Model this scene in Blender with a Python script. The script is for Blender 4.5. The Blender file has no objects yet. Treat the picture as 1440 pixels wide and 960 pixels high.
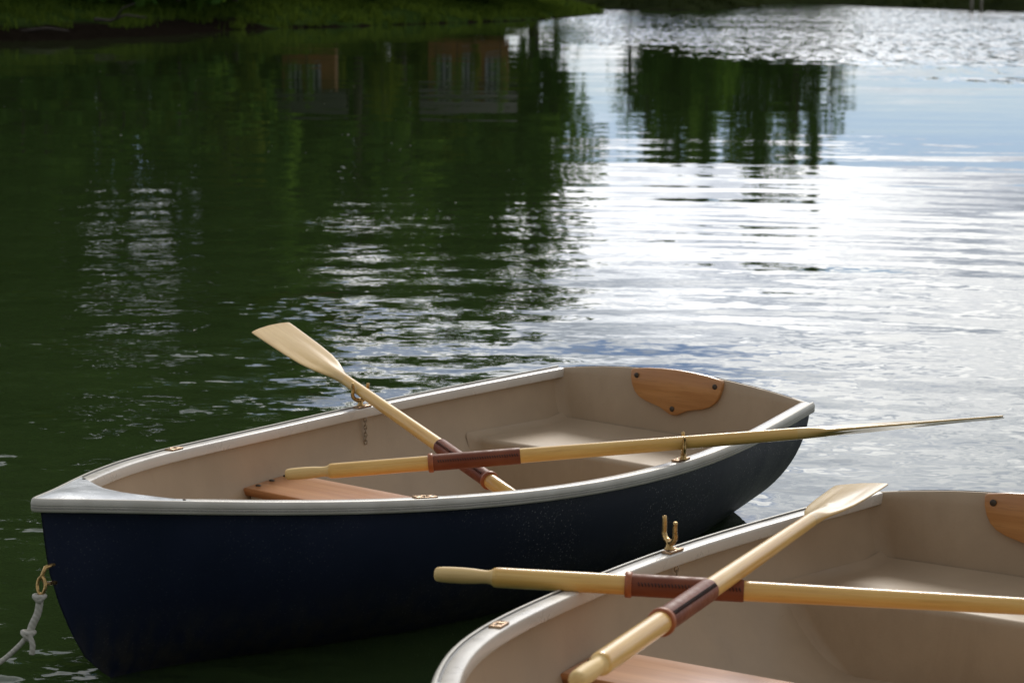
import bpy, math, random
import numpy as np
from mathutils import Vector, Matrix

random.seed(7)
rng = np.random.default_rng(11)
scene = bpy.context.scene
COL = scene.collection
PI = math.pi

# ------------------------------------------------------------------ helpers
def tag(o, label=None, cat=None, group=None, kind=None):
    if label: o["label"] = label
    if cat: o["category"] = cat
    if group: o["group"] = group
    if kind: o["kind"] = kind
    return o

def empty(name, loc=(0, 0, 0), rot=(0, 0, 0)):
    o = bpy.data.objects.new(name, None)
    COL.objects.link(o)
    o.location = loc
    o.rotation_euler = rot
    o.empty_display_size = 0.1
    return o

class MB:
    """collects vertices and faces, then links them as one mesh object"""
    def __init__(self):
        self.v = []; self.f = []; self.uv = []      # uv per vertex
    def add(self, vs, fs, uvs=None):
        n = len(self.v)
        self.v += [tuple(map(float, p)) for p in vs]
        self.uv += (uvs if uvs is not None else [(0.0, 0.0)] * len(vs))
        self.f += [tuple(i + n for i in f) for f in fs]
    def loft(self, rings, closed=True, caps=False, uvs=None):
        m = len(rings[0]); vs = [p for r in rings for p in r]; fs = []
        for i in range(len(rings) - 1):
            for j in range(m if closed else m - 1):
                a = i * m + j; b = i * m + (j + 1) % m
                fs.append((a, b, b + m, a + m))
        if caps:
            fs.append(tuple(range(m))[::-1]); fs.append(tuple(range((len(rings) - 1) * m, len(rings) * m)))
        self.add(vs, fs, uvs)
    def box(self, c, s, bevel=0.0, rot=None):
        x, y, z = (k / 2 for k in s)
        b = min(bevel, x * .9, y * .9, z * .9)
        if b <= 0:
            pts = [(-x, -y, -z), (x, -y, -z), (x, y, -z), (-x, y, -z), (-x, -y, z), (x, -y, z), (x, y, z), (-x, y, z)]
            fs = [(3, 2, 1, 0), (4, 5, 6, 7), (0, 1, 5, 4), (1, 2, 6, 5), (2, 3, 7, 6), (3, 0, 4, 7)]
            pts = [Vector(p) for p in pts]
            if rot is not None: pts = [rot @ p for p in pts]
            self.add([p + Vector(c) for p in pts], fs); return
        def ring(hx, hy, z):
            r = []
            for sx, sy, a0 in ((1, 1, 0), (-1, 1, PI / 2), (-1, -1, PI), (1, -1, 1.5 * PI)):
                for k in range(4):
                    a = a0 + k * PI / 6
                    r.append(Vector((sx * (hx - b) + b * math.cos(a), sy * (hy - b) + b * math.sin(a), z)))
            return r
        rings = [ring(x - b * .6, y - b * .6, -z), ring(x, y, -z + b * .6), ring(x, y, z - b * .6), ring(x - b * .6, y - b * .6, z)]
        if rot is not None: rings = [[rot @ p for p in r] for r in rings]
        self.loft([[p + Vector(c) for p in r] for r in rings], True, True)
    def lathe(self, prof, axis='X', n=24, org=(0, 0, 0), caps=True):
        rings = []
        for s, r in prof:
            ring = []
            for k in range(n):
                a = 2 * PI * k / n; c, d = r * math.cos(a), r * math.sin(a)
                p = {'X': (s, c, d), 'Y': (d, s, c), 'Z': (c, d, s)}[axis]
                ring.append(Vector(p) + Vector(org))
            rings.append(ring)
        self.loft(rings, True, caps)
    def tube(self, pts, rad, n=10, caps=True):
        pts = [Vector(p) for p in pts]
        rads = rad if hasattr(rad, '__len__') else [rad] * len(pts)
        rings = []; up = None
        for i, p in enumerate(pts):
            t = (pts[min(i + 1, len(pts) - 1)] - pts[max(i - 1, 0)]).normalized()
            if up is None:
                up = Vector((0, 0, 1)) if abs(t.z) < .9 else Vector((1, 0, 0))
            u = (up - t * up.dot(t)).normalized(); w = t.cross(u); up = u
            rings.append([p + (u * math.cos(2 * PI * k / n) + w * math.sin(2 * PI * k / n)) * rads[i] for k in range(n)])
        self.loft(rings, True, caps)
    def build(self, name, mat, parent=None, smooth=True, angle=None):
        me = bpy.data.meshes.new(name)
        me.from_pydata(self.v, [], self.f)
        uvl = me.uv_layers.new(name="UVMap")
        idx = np.empty(len(me.loops), dtype=np.int32); me.loops.foreach_get("vertex_index", idx)
        uvl.data.foreach_set("uv", np.array(self.uv, dtype=np.float32)[idx].ravel())
        me.materials.append(mat)
        me.validate()
        if smooth:
            me.polygons.foreach_set("use_smooth", [True] * len(me.polygons))
            if angle is not None:
                me.set_sharp_from_angle(angle=math.radians(angle))
        me.update()
        o = bpy.data.objects.new(name, me); COL.objects.link(o)
        if parent is not None: o.parent = parent
        return o

def np_mesh(name, V, F, mat, parent=None, smooth=False):
    """V (n,3), F (m,k) arrays -> object"""
    me = bpy.data.meshes.new(name); k = F.shape[1]
    me.vertices.add(len(V)); me.vertices.foreach_set("co", V.astype(np.float32).ravel())
    me.loops.add(F.size); me.loops.foreach_set("vertex_index", F.astype(np.int32).ravel())
    me.polygons.add(len(F)); me.polygons.foreach_set("loop_start", np.arange(0, F.size, k, dtype=np.int32))
    if smooth: me.polygons.foreach_set("use_smooth", np.ones(len(F), dtype=bool))
    me.update(calc_edges=True); me.validate()
    me.materials.append(mat)
    o = bpy.data.objects.new(name, me); COL.objects.link(o)
    if parent is not None: o.parent = parent
    return o

# ------------------------------------------------------------------ materials
class NT:
    def __init__(self, tree): self.t = tree; self.t.nodes.clear()
    def n(self, kind, ins=None, **kw):
        nd = self.t.nodes.new(kind)
        for k, v in kw.items(): setattr(nd, k, v)
        for k, v in (ins or {}).items(): self.set(nd, k, v)
        return nd
    def set(self, nd, k, v):
        s = nd.inputs[k]
        if isinstance(v, bpy.types.NodeSocket): self.t.links.new(v, s)
        elif isinstance(v, bpy.types.Node): self.t.links.new(v.outputs[0], s)
        else: s.default_value = v
    def math(self, op, a, b=None, c=None, clamp=False):
        nd = self.n('ShaderNodeMath', operation=op, use_clamp=clamp)
        for i, v in enumerate((a, b, c)):
            if v is not None: self.set(nd, i, v)
        return nd.outputs[0]
    def vmath(self, op, a, b=None, scale=None):
        nd = self.n('ShaderNodeVectorMath', operation=op)
        self.set(nd, 0, a)
        if b is not None: self.set(nd, 1, b)
        if scale is not None: self.set(nd, 'Scale', scale)
        return nd
    def mapr(self, v, a, b, c=0.0, d=1.0, smooth=True):
        nd = self.n('ShaderNodeMapRange', interpolation_type='SMOOTHSTEP' if smooth else 'LINEAR')
        for k, x in (('Value', v), ('From Min', a), ('From Max', b), ('To Min', c), ('To Max', d)): self.set(nd, k, x)
        return nd.outputs['Result']
    def mix(self, f, a, b, blend='MIX'):
        nd = self.n('ShaderNodeMix', data_type='RGBA', blend_type=blend)
        self.set(nd, 0, f); self.set(nd, 6, a); self.set(nd, 7, b)
        return nd.outputs[2]
    def noise(self, vec, scale, detail=3.0, rough=.5, dist=0.0):
        nd = self.n('ShaderNodeTexNoise', {'Scale': scale, 'Detail': detail, 'Roughness': rough, 'Distortion': dist})
        if vec is not None: self.set(nd, 'Vector', vec)
        return nd
    def mapping(self, vec, scale=(1, 1, 1), loc=(0, 0, 0), rot=(0, 0, 0)):
        nd = self.n('ShaderNodeMapping', {'Scale': scale, 'Location': loc, 'Rotation': rot}); self.set(nd, 'Vector', vec)
        return nd.outputs[0]
    def coord(self, which='Object'):
        return self.n('ShaderNodeTexCoord').outputs[which]

def c4(c): return (c[0], c[1], c[2], 1.0)

def material(name):
    m = bpy.data.materials.new(name); m.use_nodes = True
    t = NT(m.node_tree)
    out = t.n('ShaderNodeOutputMaterial')
    p = t.n('ShaderNodeBsdfPrincipled')
    t.t.links.new(p.outputs[0], out.inputs['Surface'])
    return m, t, p

def bump(t, p, h, dist, strength=1.0):
    b = t.n('ShaderNodeBump', {'Strength': strength, 'Distance': dist}); t.set(b, 'Height', h)
    t.set(p, 'Normal', b.outputs[0])

M = {}
def mk_plastic(key, col, rough, spec=.5, mott=.12, scale=9.0, coat=0.0, dirt=0.25):
    m, t, p = material(key); co = t.coord('Object')
    a = t.noise(co, scale, 5, .6).outputs[0]; b = t.noise(co, scale * 14, 3, .6).outputs[0]
    f = t.mapr(a, .3, .7)
    col1 = t.mix(f, c4([x * (1 - mott) for x in col]), c4([min(1, x * (1 + mott * .6)) for x in col]))
    sp = t.mapr(b, .66, .76)
    col2 = t.mix(t.math('MULTIPLY', sp, dirt), col1, c4([x * .55 for x in col]))
    st = t.noise(t.mapping(co, (1, 1, .5)), 3.3, 7, .72, .8).outputs[0]
    col2 = t.mix(t.math('MULTIPLY', t.mapr(st, .54, .70), dirt * 1.6), col2, c4([col[0] * .62, col[1] * .57, col[2] * .50]))
    sc = t.noise(t.mapping(co, (14, 90, 90), (0, 0, 0), (.3, .5, .7)), 1.0, 3, .6).outputs[0]
    col2 = t.mix(t.math('MULTIPLY', t.mapr(sc, .68, .76), dirt * 1.5), col2, c4([x * .5 for x in col]))
    t.set(p, 'Base Color', col2)
    t.set(p, 'Roughness', t.mapr(a, .3, .7, rough - .05, rough + .1)); t.set(p, 'Specular IOR Level', spec)
    t.set(p, 'Coat Weight', coat); t.set(p, 'Coat Roughness', .12)
    bump(t, p, t.noise(co, 160, 2, .5).outputs[0], .0006, .5)
    M[key] = m
mk_plastic('gelcoat_white', (.68, .645, .585), .27, .5, .03, 6, dirt=.22)
mk_plastic('gelcoat_bow', (.80, .83, .86), .2, .5, .08, 14, dirt=.2)
mk_plastic('liner_beige', (.44, .335, .225), .45, .35, .07, 5, dirt=.10)

def mk_rub():
    m, t, p = material('rub_strip'); uv = t.coord('UV')
    sx = t.n('ShaderNodeSeparateXYZ', {'Vector': uv})
    u, v = sx.outputs[0], sx.outputs[1]
    band = t.math('MULTIPLY', t.mapr(v, .27, .29), t.mapr(v, .37, .39, 1, 0))
    w = t.n('ShaderNodeTexVoronoi', {'Scale': 1.0}); t.set(w, 'Vector', t.mapping(uv, (260, 40, 1)))
    stitch = t.mapr(w.outputs['Distance'], .25, .5)
    groove = t.math('MULTIPLY', t.mapr(v, .455, .465), t.mapr(v, .49, .50, 1, 0))
    n = t.noise(t.coord('Object'), 10, 5).outputs[0]
    base = t.mix(t.mapr(n, .3, .7), c4((.50, .475, .41)), c4((.60, .575, .51)))
    c = t.mix(t.math('MULTIPLY', band, t.mapr(stitch, 0, 1, .25, .8)), base, c4((.23, .22, .20)))
    c = t.mix(t.math('MULTIPLY', groove, .5), c, c4((.2, .2, .18)))
    c = t.mix(t.mapr(v, .86, .90), c, c4((.075, .074, .070)))
    t.set(p, 'Base Color', c); t.set(p, 'Roughness', .42)
    bump(t, p, t.math('MULTIPLY', t.math('MAXIMUM', band, groove), -1), .0012, .8)
    M['rub'] = m
mk_rub()

def mk_hull():
    m, t, p = material('hull_navy'); co = t.coord('Object')
    sx = t.n('ShaderNodeSeparateXYZ', {'Vector': co}); z = sx.outputs[2]; x = sx.outputs[0]
    big = t.noise(t.mapping(co, (1, 1, .6)), 3.0, 5, .6).outputs[0]
    streak = t.noise(t.mapping(co, (26, 26, 1.3)), 1.0, 4, .6).outputs[0]
    sp = t.noise(co, 150, 2, .75).outputs[0]; cl = t.noise(co, 2.2, 3, .55).outputs[0]
    vo = t.n('ShaderNodeTexVoronoi', {'Scale': 105.0, 'Randomness': 1.0}); t.set(vo, 'Vector', co)
    dots = t.math('MULTIPLY', t.mapr(vo.outputs['Distance'], .12, .30, 1, 0), t.mapr(t.n('ShaderNodeSeparateColor', {'Color': vo.outputs['Color']}).outputs[0],   .32, .55))
    aft = t.mapr(x, 2.5, 1.0, .16, 1.0)
    dust = t.math('MULTIPLY', t.math('MULTIPLY', t.mapr(sp, .56, .74), t.mapr(cl, .30, .55)), aft)
    dots = t.math('MULTIPLY', t.math('MULTIPLY', dots, t.mapr(cl, .32, .55)), aft)
    base = t.mix(t.mapr(big, .3, .7), c4((.0095, .0155, .039)), c4((.0140, .0215, .052)))
    low = t.math('MULTIPLY', t.mapr(z, .24, .04), t.mapr(streak, .32, .66))
    c = t.mix(t.math('MULTIPLY', low, .75), base, c4((.058, .052, .042)))
    c = t.mix(t.math('MULTIPLY', aft, .55), c, c4((.019, .021, .026)))
    c = t.mix(t.math('MULTIPLY', dust, .45), c, c4((.20, .20, .20)))
    c = t.mix(t.math('MULTIPLY', dots, .75), c, c4((.30, .30, .31)))
    # flaking, pale scale patches just above the waterline amidships
    sc = t.math('MULTIPLY', t.mapr(t.noise(t.mapping(co, (26, 26, 7)), 1.6, 5, .7).outputs[0], .54, .68), t.math('MULTIPLY', t.mapr(z, .17, .09), t.math('MULTIPLY', t.mapr(x, 2.0, 1.75), t.mapr(x, 1.2, 1.4))))
    c = t.mix(t.math('MULTIPLY', sc, .5), c, c4((.11, .105, .095)))
    t.set(p, 'Base Color', c)
    t.set(p, 'Roughness', t.mapr(big, .3, .7, .30, .5)); t.set(p, 'Specular IOR Level', .36)
    bump(t, p, t.noise(co, 5, 3).outputs[0], .004, .25)
    M['hull'] = m
mk_hull()

def mk_wood(key, dark, light, rough, coat, grain=(2.2, 60, 60), spec=.5, fig=.5, crough=.06):
    m, t, p = material(key); co = t.coord('Object')
    g = t.noise(t.mapping(co, grain), 1.0, 5, .62, .6).outputs[0]
    f = t.noise(t.mapping(co, (grain[0] * 4, grain[1] * 4.5, grain[2] * 4.5)), 1.0, 2, .6).outputs[0]
    b = t.noise(co, 6, 3).outputs[0]
    c = t.mix(t.mapr(g, .30, .72), c4(light), c4(dark))
    c = t.mix(t.math('MULTIPLY', t.mapr(f, .55, .75), fig), c, c4([x * .62 for x in dark]))
    c = t.mix(t.math('MULTIPLY', t.mapr(b, .35, .75), .25), c, c4([x * 1.12 for x in light]))
    t.set(p, 'Base Color', c); t.set(p, 'Roughness', rough); t.set(p, 'Specular IOR Level', spec)
    t.set(p, 'Coat Weight', coat); t.set(p, 'Coat Roughness', crough)
    bump(t, p, g, .0006, .35)
    M[key] = m
mk_wood('oar_varnish', (.66, .37, .085), (.80, .525, .165), .36, .40, fig=.34, spec=.35)
mk_wood('oar_blade', (.62, .38, .10), (.76, .52, .19), .40, .7, grain=(2.6, 46, 20), fig=.30, crough=.10, spec=.35)
mk_wood('grip_bare', (.68, .46, .17), (.80, .57, .24), .55, 0, fig=.3)
mk_wood('thwart_wood', (.48, .20, .070), (.60, .285, .115), .36, .35, grain=(30, 1.6, 40), fig=.35, crough=.22)
mk_wood('pad_wood', (.42, .18, .05), (.54, .26, .085), .36, .35, grain=(30, 2.6, 42), fig=.4, crough=.2)

def mk_simple(key, col, rough, metal=0.0, spec=.5, var=.25, scale=40, bumpd=.0006):
    m, t, p = material(key); co = t.coord('Object')
    a = t.noise(co, scale, 4, .65).outputs[0]
    t.set(p, 'Base Color', t.mix(t.mapr(a, .3, .7), c4([x * (1 - var) for x in col]), c4([min(1, x * (1 + var)) for x in col])))
    t.set(p, 'Roughness', t.mapr(a, .3, .7, max(.02, rough - .1), rough + .1)); t.set(p, 'Metallic', metal); t.set(p, 'Specular IOR Level', spec)
    bump(t, p, a, bumpd, .5); M[key] = m
mk_simple('bronze', (.50, .33, .13), .30, .9, var=.3, scale=70)
mk_simple('bronze_plate', (.40, .27, .165), .38, .75, var=.2, scale=70)
mk_simple('dark_bolt', (.075, .06, .045), .45, .6)
mk_simple('collar_leather', (.36, .105, .030), .42, 0, var=.15, scale=60)
mk_simple('chain_metal', (.35, .29, .21), .4, .8)
mk_simple('black_rubber', (.02, .02, .022), .5, 0)
mk_simple('house_wall', (.20, .088, .026), .8, 0, var=.2, scale=1.2, bumpd=.01)
mk_simple('house_trim', (.24, .24, .26), .5, 0, var=.05, scale=3, bumpd=.001)
mk_simple('house_roof', (.022, .021, .020), .95, 0, var=.2, scale=4, bumpd=.01)
mk_simple('window_glass', (.05, .06, .07), .08, 0, var=.1, scale=2, bumpd=.0)
mk_simple('bark', (.055, .043, .032), .9, 0, var=.4, scale=6, bumpd=.03)
mk_simple('driftwood', (.035, .028, .022), .9, 0, var=.4, scale=9, bumpd=.02)
mk_simple('pale_post', (.24, .22, .19), .8, 0, var=.2, scale=3, bumpd=.005)

def mk_leather():
    m, t, p = material('sleeve_leather'); co = t.coord('Object')
    sx = t.n('ShaderNodeSeparateXYZ', {'Vector': co})
    a = t.noise(co, 55, 5, .6).outputs[0]; b = t.noise(co, 9, 3).outputs[0]
    c = t.mix(t.mapr(b, .3, .7), c4((.165, .045, .022)), c4((.225, .070, .032)))
    t.set(p, 'Base Color', c); t.set(p, 'Roughness', t.mapr(a, .3, .7, .42, .6)); t.set(p, 'Specular IOR Level', .25)
    bump(t, p, a, .0008, .6); M['leather'] = m
mk_leather()
mk_simple('thread', (.030, .012, .010), .7, 0, var=.3)

def mk_rope():
    m, t, p = material('rope_white'); co = t.coord('Object')
    w = t.n('ShaderNodeTexWave', {'Scale': 38.0, 'Distortion': 1.5, 'Detail': 2.0}, wave_type='BANDS', bands_direction='DIAGONAL'); t.set(w, 'Vector', co)
    t.set(p, 'Base Color', t.mix(w.outputs[1], c4((.47, .45, .39)), c4((.56, .54, .48)))); t.set(p, 'Roughness', .75)
    bump(t, p, w.outputs[1], .0012, .5); M['rope'] = m
mk_rope()

def mk_foliage(key, a, b, trans):
    m = bpy.data.materials.new(key); m.use_nodes = True; t = NT(m.node_tree)
    out = t.n('ShaderNodeOutputMaterial')
    geo = t.n('ShaderNodeNewGeometry'); oi = t.n('ShaderNodeObjectInfo')
    n = t.noise(geo.outputs['Position'], .55, 3, .6).outputs[0]
    n2 = t.n('ShaderNodeTexWhiteNoise', {'Vector': geo.outputs['Position']}).outputs[0]
    f = t.math('ADD', t.math('MULTIPLY', t.mapr(n, .3, .7), .6), t.math('MULTIPLY', geo.outputs['Random Per Island'], .4))
    c = t.mix(f, c4(a), c4(b))
    c = t.mix(t.math('MULTIPLY', oi.outputs['Random'], .5), c, c4((a[0] * .8, b[1] * .6, a[2])))
    d = t.n('ShaderNodeBsdfDiffuse', {'Color': c}); tr = t.n('ShaderNodeBsdfTranslucent', {'Color': t.mix(.6, c, c4(trans))})
    mx = t.n('ShaderNodeMixShader', {0: .50}); t.set(mx, 1, d.outputs[0]); t.set(mx, 2, tr.outputs[0])
    t.t.links.new(mx.outputs[0], out.inputs['Surface']); M[key] = m
mk_foliage('leaves', (.040, .100, .020), (.090, .175, .040), (.14, .24, .018))
mk_foliage('leaves_light', (.055, .100, .014), (.100, .150, .026), (.24, .28, .02))
mk_foliage('grass_blades', (.036, .068, .011), (.074, .112, .019), (.09, .13, .014))
mk_foliage('reed_blades', (.012, .018, .006), (.026, .034, .011), (.03, .04, .008))

# ------------------------------------------------------------------ camera
CAM_H = 1.73212
cam = bpy.data.cameras.new('camera'); cam_o = bpy.data.objects.new('camera', cam); COL.objects.link(cam_o)
cam.sensor_width = 36.0; cam.sensor_fit = 'HORIZONTAL'; cam.lens = 3267.13 / 1440 * 36.0
cam.clip_start = .1; cam.clip_end = 6000
cam_o.matrix_world = Matrix.Translation((0, 0, CAM_H)) @ Matrix.Rotation(PI / 2 - .152915, 4, 'X') @ Matrix.Rotation(.0077172, 4, 'Z')
cam.dof.use_dof = True; cam.dof.focus_distance = 6.7; cam.dof.aperture_fstop = 7.5
scene.camera = cam_o

# ------------------------------------------------------------------ sky and sun
SUN_EL, SUN_AZ = math.radians(34), math.radians(10)      # azimuth to the right of straight ahead
def build_world():
    w = bpy.data.worlds.new("World"); scene.world = w; w.use_nodes = True
    t = NT(w.node_tree); out = t.n('ShaderNodeOutputWorld')
    sky = t.n('ShaderNodeTexSky', sky_type='NISHITA', sun_disc=False)
    sky.sun_elevation = SUN_EL; sky.sun_rotation = SUN_AZ; sky.air_density = 1.0; sky.dust_density = .3; sky.ozone_density = 1.5
    d = t.coord('Generated')
    s = t.n('ShaderNodeSeparateXYZ', {'Vector': d}); x, y, z = s.outputs
    zc = t.math('MAXIMUM', z, 0.0)
    q = t.math('ADD', zc, .10)
    pv = t.n('ShaderNodeCombineXYZ', {'X': t.math('DIVIDE', x, q), 'Y': t.math('DIVIDE', y, q), 'Z': 0.0}).outputs[0]
    n1 = t.noise(t.mapping(pv, (1.0, 1.0, 1), (3.1, 1.7, 0)), .85, 8, .56, .35).outputs[0]
    n2 = t.noise(t.mapping(pv, (1.0, 1.0, 1), (9.3, 4.2, 0)), 2.1, 7, .6, .5).outputs[0]
    el = t.math('ARCSINE', z)
    az = t.math('ARCTAN2', x, y)
    def gauss(e0, a0, se, sa):
        a = t.math('DIVIDE', t.math('SUBTRACT', el, math.radians(e0)), math.radians(se))
        b = t.math('DIVIDE', t.math('SUBTRACT', az, math.radians(a0)), math.radians(sa))
        return t.math('EXPONENT', t.math('MULTIPLY', t.math('ADD', t.math('MULTIPLY', a, a), t.math('MULTIPLY', b, b)), -1.0))
    front = t.mapr(t.math('ADD', y, t.math('MULTIPLY', x, .17)), -.55, .85, .58, 1.0)
    lowband = t.mapr(zc, .16, .6, 1.0, .66)
    glow = gauss(6.3, 3.2, 3.0, 7.0)
    glow2 = gauss(12.5, 8, 6.5, 24)
    blue_gap = t.math('ADD', t.math('MULTIPLY', gauss(3.0, 10, 1.2, 22), .32), t.math('MULTIPLY', gauss(10.2, 5, 1.6, 7), .19))
    cover = t.math('ADD', t.math('SUBTRACT', n1, blue_gap), t.math('ADD', t.math('MULTIPLY', glow, .22), t.mapr(zc, .20, .36, 0, .13)))
    mask = t.mapr(cover, .34, .50)
    # cloud brightness: ragged bright edges near the light, greyer bellies elsewhere
    lum = t.mapr(n2, .30, .68, .50, 1.48)
    lum = t.math('MULTIPLY', lum, t.math('MULTIPLY', front, lowband))
    lum = t.math('MULTIPLY', lum, t.math('ADD', 7.6, t.math('ADD', t.math('MULTIPLY', glow, 4.6), t.math('MULTIPLY', glow2, 6.5))))
    tint = t.mix(t.mapr(n2, .32, .62), c4((.84, .91, 1.06)), c4((1.0, .995, .985)))
    cc = t.vmath('SCALE', tint, scale=lum).outputs[0]
    skc = t.vmath('MULTIPLY', sky.outputs[0], (.42, .505, .74)).outputs[0]
    col = t.mix(mask, skc, cc)
    bg = t.n('ShaderNodeBackground', {'Strength': .1}); t.set(bg, 'Color', col)
    t.t.links.new(bg.outputs[0], out.inputs['Surface'])
build_world()

sun = bpy.data.lights.new('sun', 'SUN'); sun.energy = 1.5; sun.angle = math.radians(18); sun.color = (1.0, .95, .87)
sun_o = bpy.data.objects.new('sun', sun); COL.objects.link(sun_o)
dirv = Vector((math.sin(SUN_AZ) * math.cos(SUN_EL), math.cos(SUN_AZ) * math.cos(SUN_EL), math.sin(SUN_EL)))
sun_o.rotation_euler = (-dirv).to_track_quat('-Z', 'Y').to_euler(); sun_o.location = dirv * 50

# ------------------------------------------------------------------ water
def build_water():
    m, t, p = material('pond_water')
    geo = t.n('ShaderNodeNewGeometry').outputs['Position']
    s = t.n('ShaderNodeSeparateXYZ', {'Vector': geo}); X, Y = s.outputs[0], s.outputs[1]
    def slope(scale, stretch, loc, detail=2, rough=.5):
        nd = t.noise(t.mapping(geo, (1 / stretch, 1, 1), loc), scale, detail, rough, .3)
        return t.vmath('SUBTRACT', nd.outputs['Color'], (.5, .5, .5)).outputs[0]
    big = t.noise(t.mapping(geo, (.5, 1, 1), (4, 2, 0)), .35, 3, .55).outputs[0]
    far = t.noise(t.mapping(geo, (.35, 1, 1), (1, 7, 0)), .10, 4, .6).outputs[0]
    # breeze on the near water, dying out to a calm belt
    near = t.mapr(t.math('ADD', Y, t.math('MULTIPLY', t.math('SUBTRACT', big, .5), 9)), 9.0, 20.0, 1.0, .0)
    # cat's paw of wind out on the right-hand side
    edge = t.math('SUBTRACT', Y, t.math('SUBTRACT', 74.0, t.math('MULTIPLY', X, 3.6)))
    edge2 = t.math('SUBTRACT', Y, 42.0)
    e = t.math('MINIMUM', edge, edge2)
    paw = t.mapr(t.math('ADD', e, t.math('ADD', t.math('MULTIPLY', t.math('SUBTRACT', far, .5), 40), t.math('MULTIPLY', t.math('SUBTRACT', t.noise(t.mapping(geo, (.10, .45, 1)), 1.0, 4, .65).outputs[0], .5), 46))), -8.0, 20.0)
    left_calm = t.mapr(t.math('DIVIDE', X, t.math('MAXIMUM', Y, 1.0)), .004, .030)
    paw = t.math('MULTIPLY', paw, left_calm)
    lanes = t.noise(t.mapping(geo, (.045, .30, 1), (3, 0, 0)), 1.0, 4, .62).outputs[0]
    paw = t.math('MULTIPLY', paw, t.mapr(lanes, .36, .60, .12, 1.0))
    lee = t.mapr(t.math('DIVIDE', X, t.math('MAXIMUM', Y, 1.0)), -.10, .015, 1.0, .0)
    near = t.math('MULTIPLY', near, t.mapr(lee, 0, 1, .30, 1.0))
    fine = slope(11.5, 1.6, (0, 0, 0), 2, .55)
    mid = slope(3.3, 2.6, (5, 3, 0), 2, .5)
    swell = slope(1.15, 5.0, (2, 8, 0), 2, .55)
    pawn = t.vmath('SUBTRACT', t.noise(t.mapping(geo, (4.6, 1.05, 1), (7, 1, 0)), 1.0, 3, .6, .4).outputs['Color'], (.5, .5, .5)).outputs[0]
    mod = t.mapr(big, .35, .65, .35, 1.35)
    A1 = t.math('ADD', .008, t.math('MULTIPLY', t.math('MULTIPLY', near, mod), .21))
    A2 = t.math('ADD', .013, t.math('MULTIPLY', t.math('MULTIPLY', near, mod), .14))
    A3 = t.math('ADD', .020, t.math('MULTIPLY', t.mapr(Y, 30.0, 10.0), .060))
    v = t.vmath('ADD', t.vmath('SCALE', fine, scale=A1).outputs[0], t.vmath('SCALE', mid, scale=A2).outputs[0]).outputs[0]
    v = t.vmath('ADD', v, t.vmath('SCALE', swell, scale=A3).outputs[0]).outputs[0]
    v = t.vmath('ADD', v, t.vmath('SCALE', pawn, scale=t.math('MULTIPLY', paw, .80)).outputs[0]).outputs[0]
    # scattered clusters of steeper wavelets near the boats
    gl = slope(15.0, 1.7, (3, 6, 0), 2, .55)
    gm = t.mapr(t.noise(t.mapping(geo, (.55, 1.0, 1), (6, 1, 0)), 1.05, 4, .62).outputs[0], .47, .63)
    v = t.vmath('ADD', v, t.vmath('SCALE', gl, scale=t.math('MULTIPLY', t.math('MULTIPLY', gm, t.math('MULTIPLY', t.mapr(Y, 8.0, 24.0, 1.0, 0.0), lee)), .72)).outputs[0]).outputs[0]
    # on the ruffled patch one sees mostly the faces of the wavelets that lean towards the near side
    v = t.vmath('ADD', v, t.vmath('SCALE', (0, -.045, 0), scale=paw).outputs[0]).outputs[0]
    # rings spreading from the two boats
    rel = t.vmath('MULTIPLY', t.vmath('SUBTRACT', geo, (.4, 6.2, 0)).outputs[0], (1, 1, 0)).outputs[0]
    r = t.vmath('LENGTH', rel).outputs['Value']
    ph = t.math('ADD', t.math('MULTIPLY', r, 2 * PI / .62), t.math('MULTIPLY', big, 9.0))
    amp = t.math('MULTIPLY', t.math('MULTIPLY', t.mapr(r, 1.5, 3, 0, 1), t.mapr(r, 6, 19, 1, 0)), .011)
    rd = t.vmath('SCALE', t.vmath('NORMALIZE', rel).outputs[0], scale=t.math('MULTIPLY', t.math('COSINE', ph), amp)).outputs[0]
    v = t.vmath('ADD', v, rd).outputs[0]
    v = t.vmath('MULTIPLY', v, (1, 1, 0)).outputs[0]
    nrm = t.vmath('NORMALIZE', t.vmath('ADD', v, (0, 0, 1)).outputs[0]).outputs[0]
    t.set(p, 'Normal', nrm)
    murk = t.noise(t.mapping(geo, (1, 1, 1)), .5, 4).outputs[0]
    t.set(p, 'Base Color', t.mix(murk, c4((.021, .037, .011)), c4((.028, .046, .015))))
    t.set(p, 'Roughness', .015); t.set(p, 'IOR', 1.333); t.set(p, 'Specular IOR Level', .5)
    mb = MB(); S = 260
    mb.add([(-S, -6, 0), (S, -6, 0), (S, 420, 0), (-S, 420, 0)], [(0, 1, 2, 3)])
    o = mb.build('water', m, smooth=False); tag(o, kind='structure')
build_water()

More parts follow.
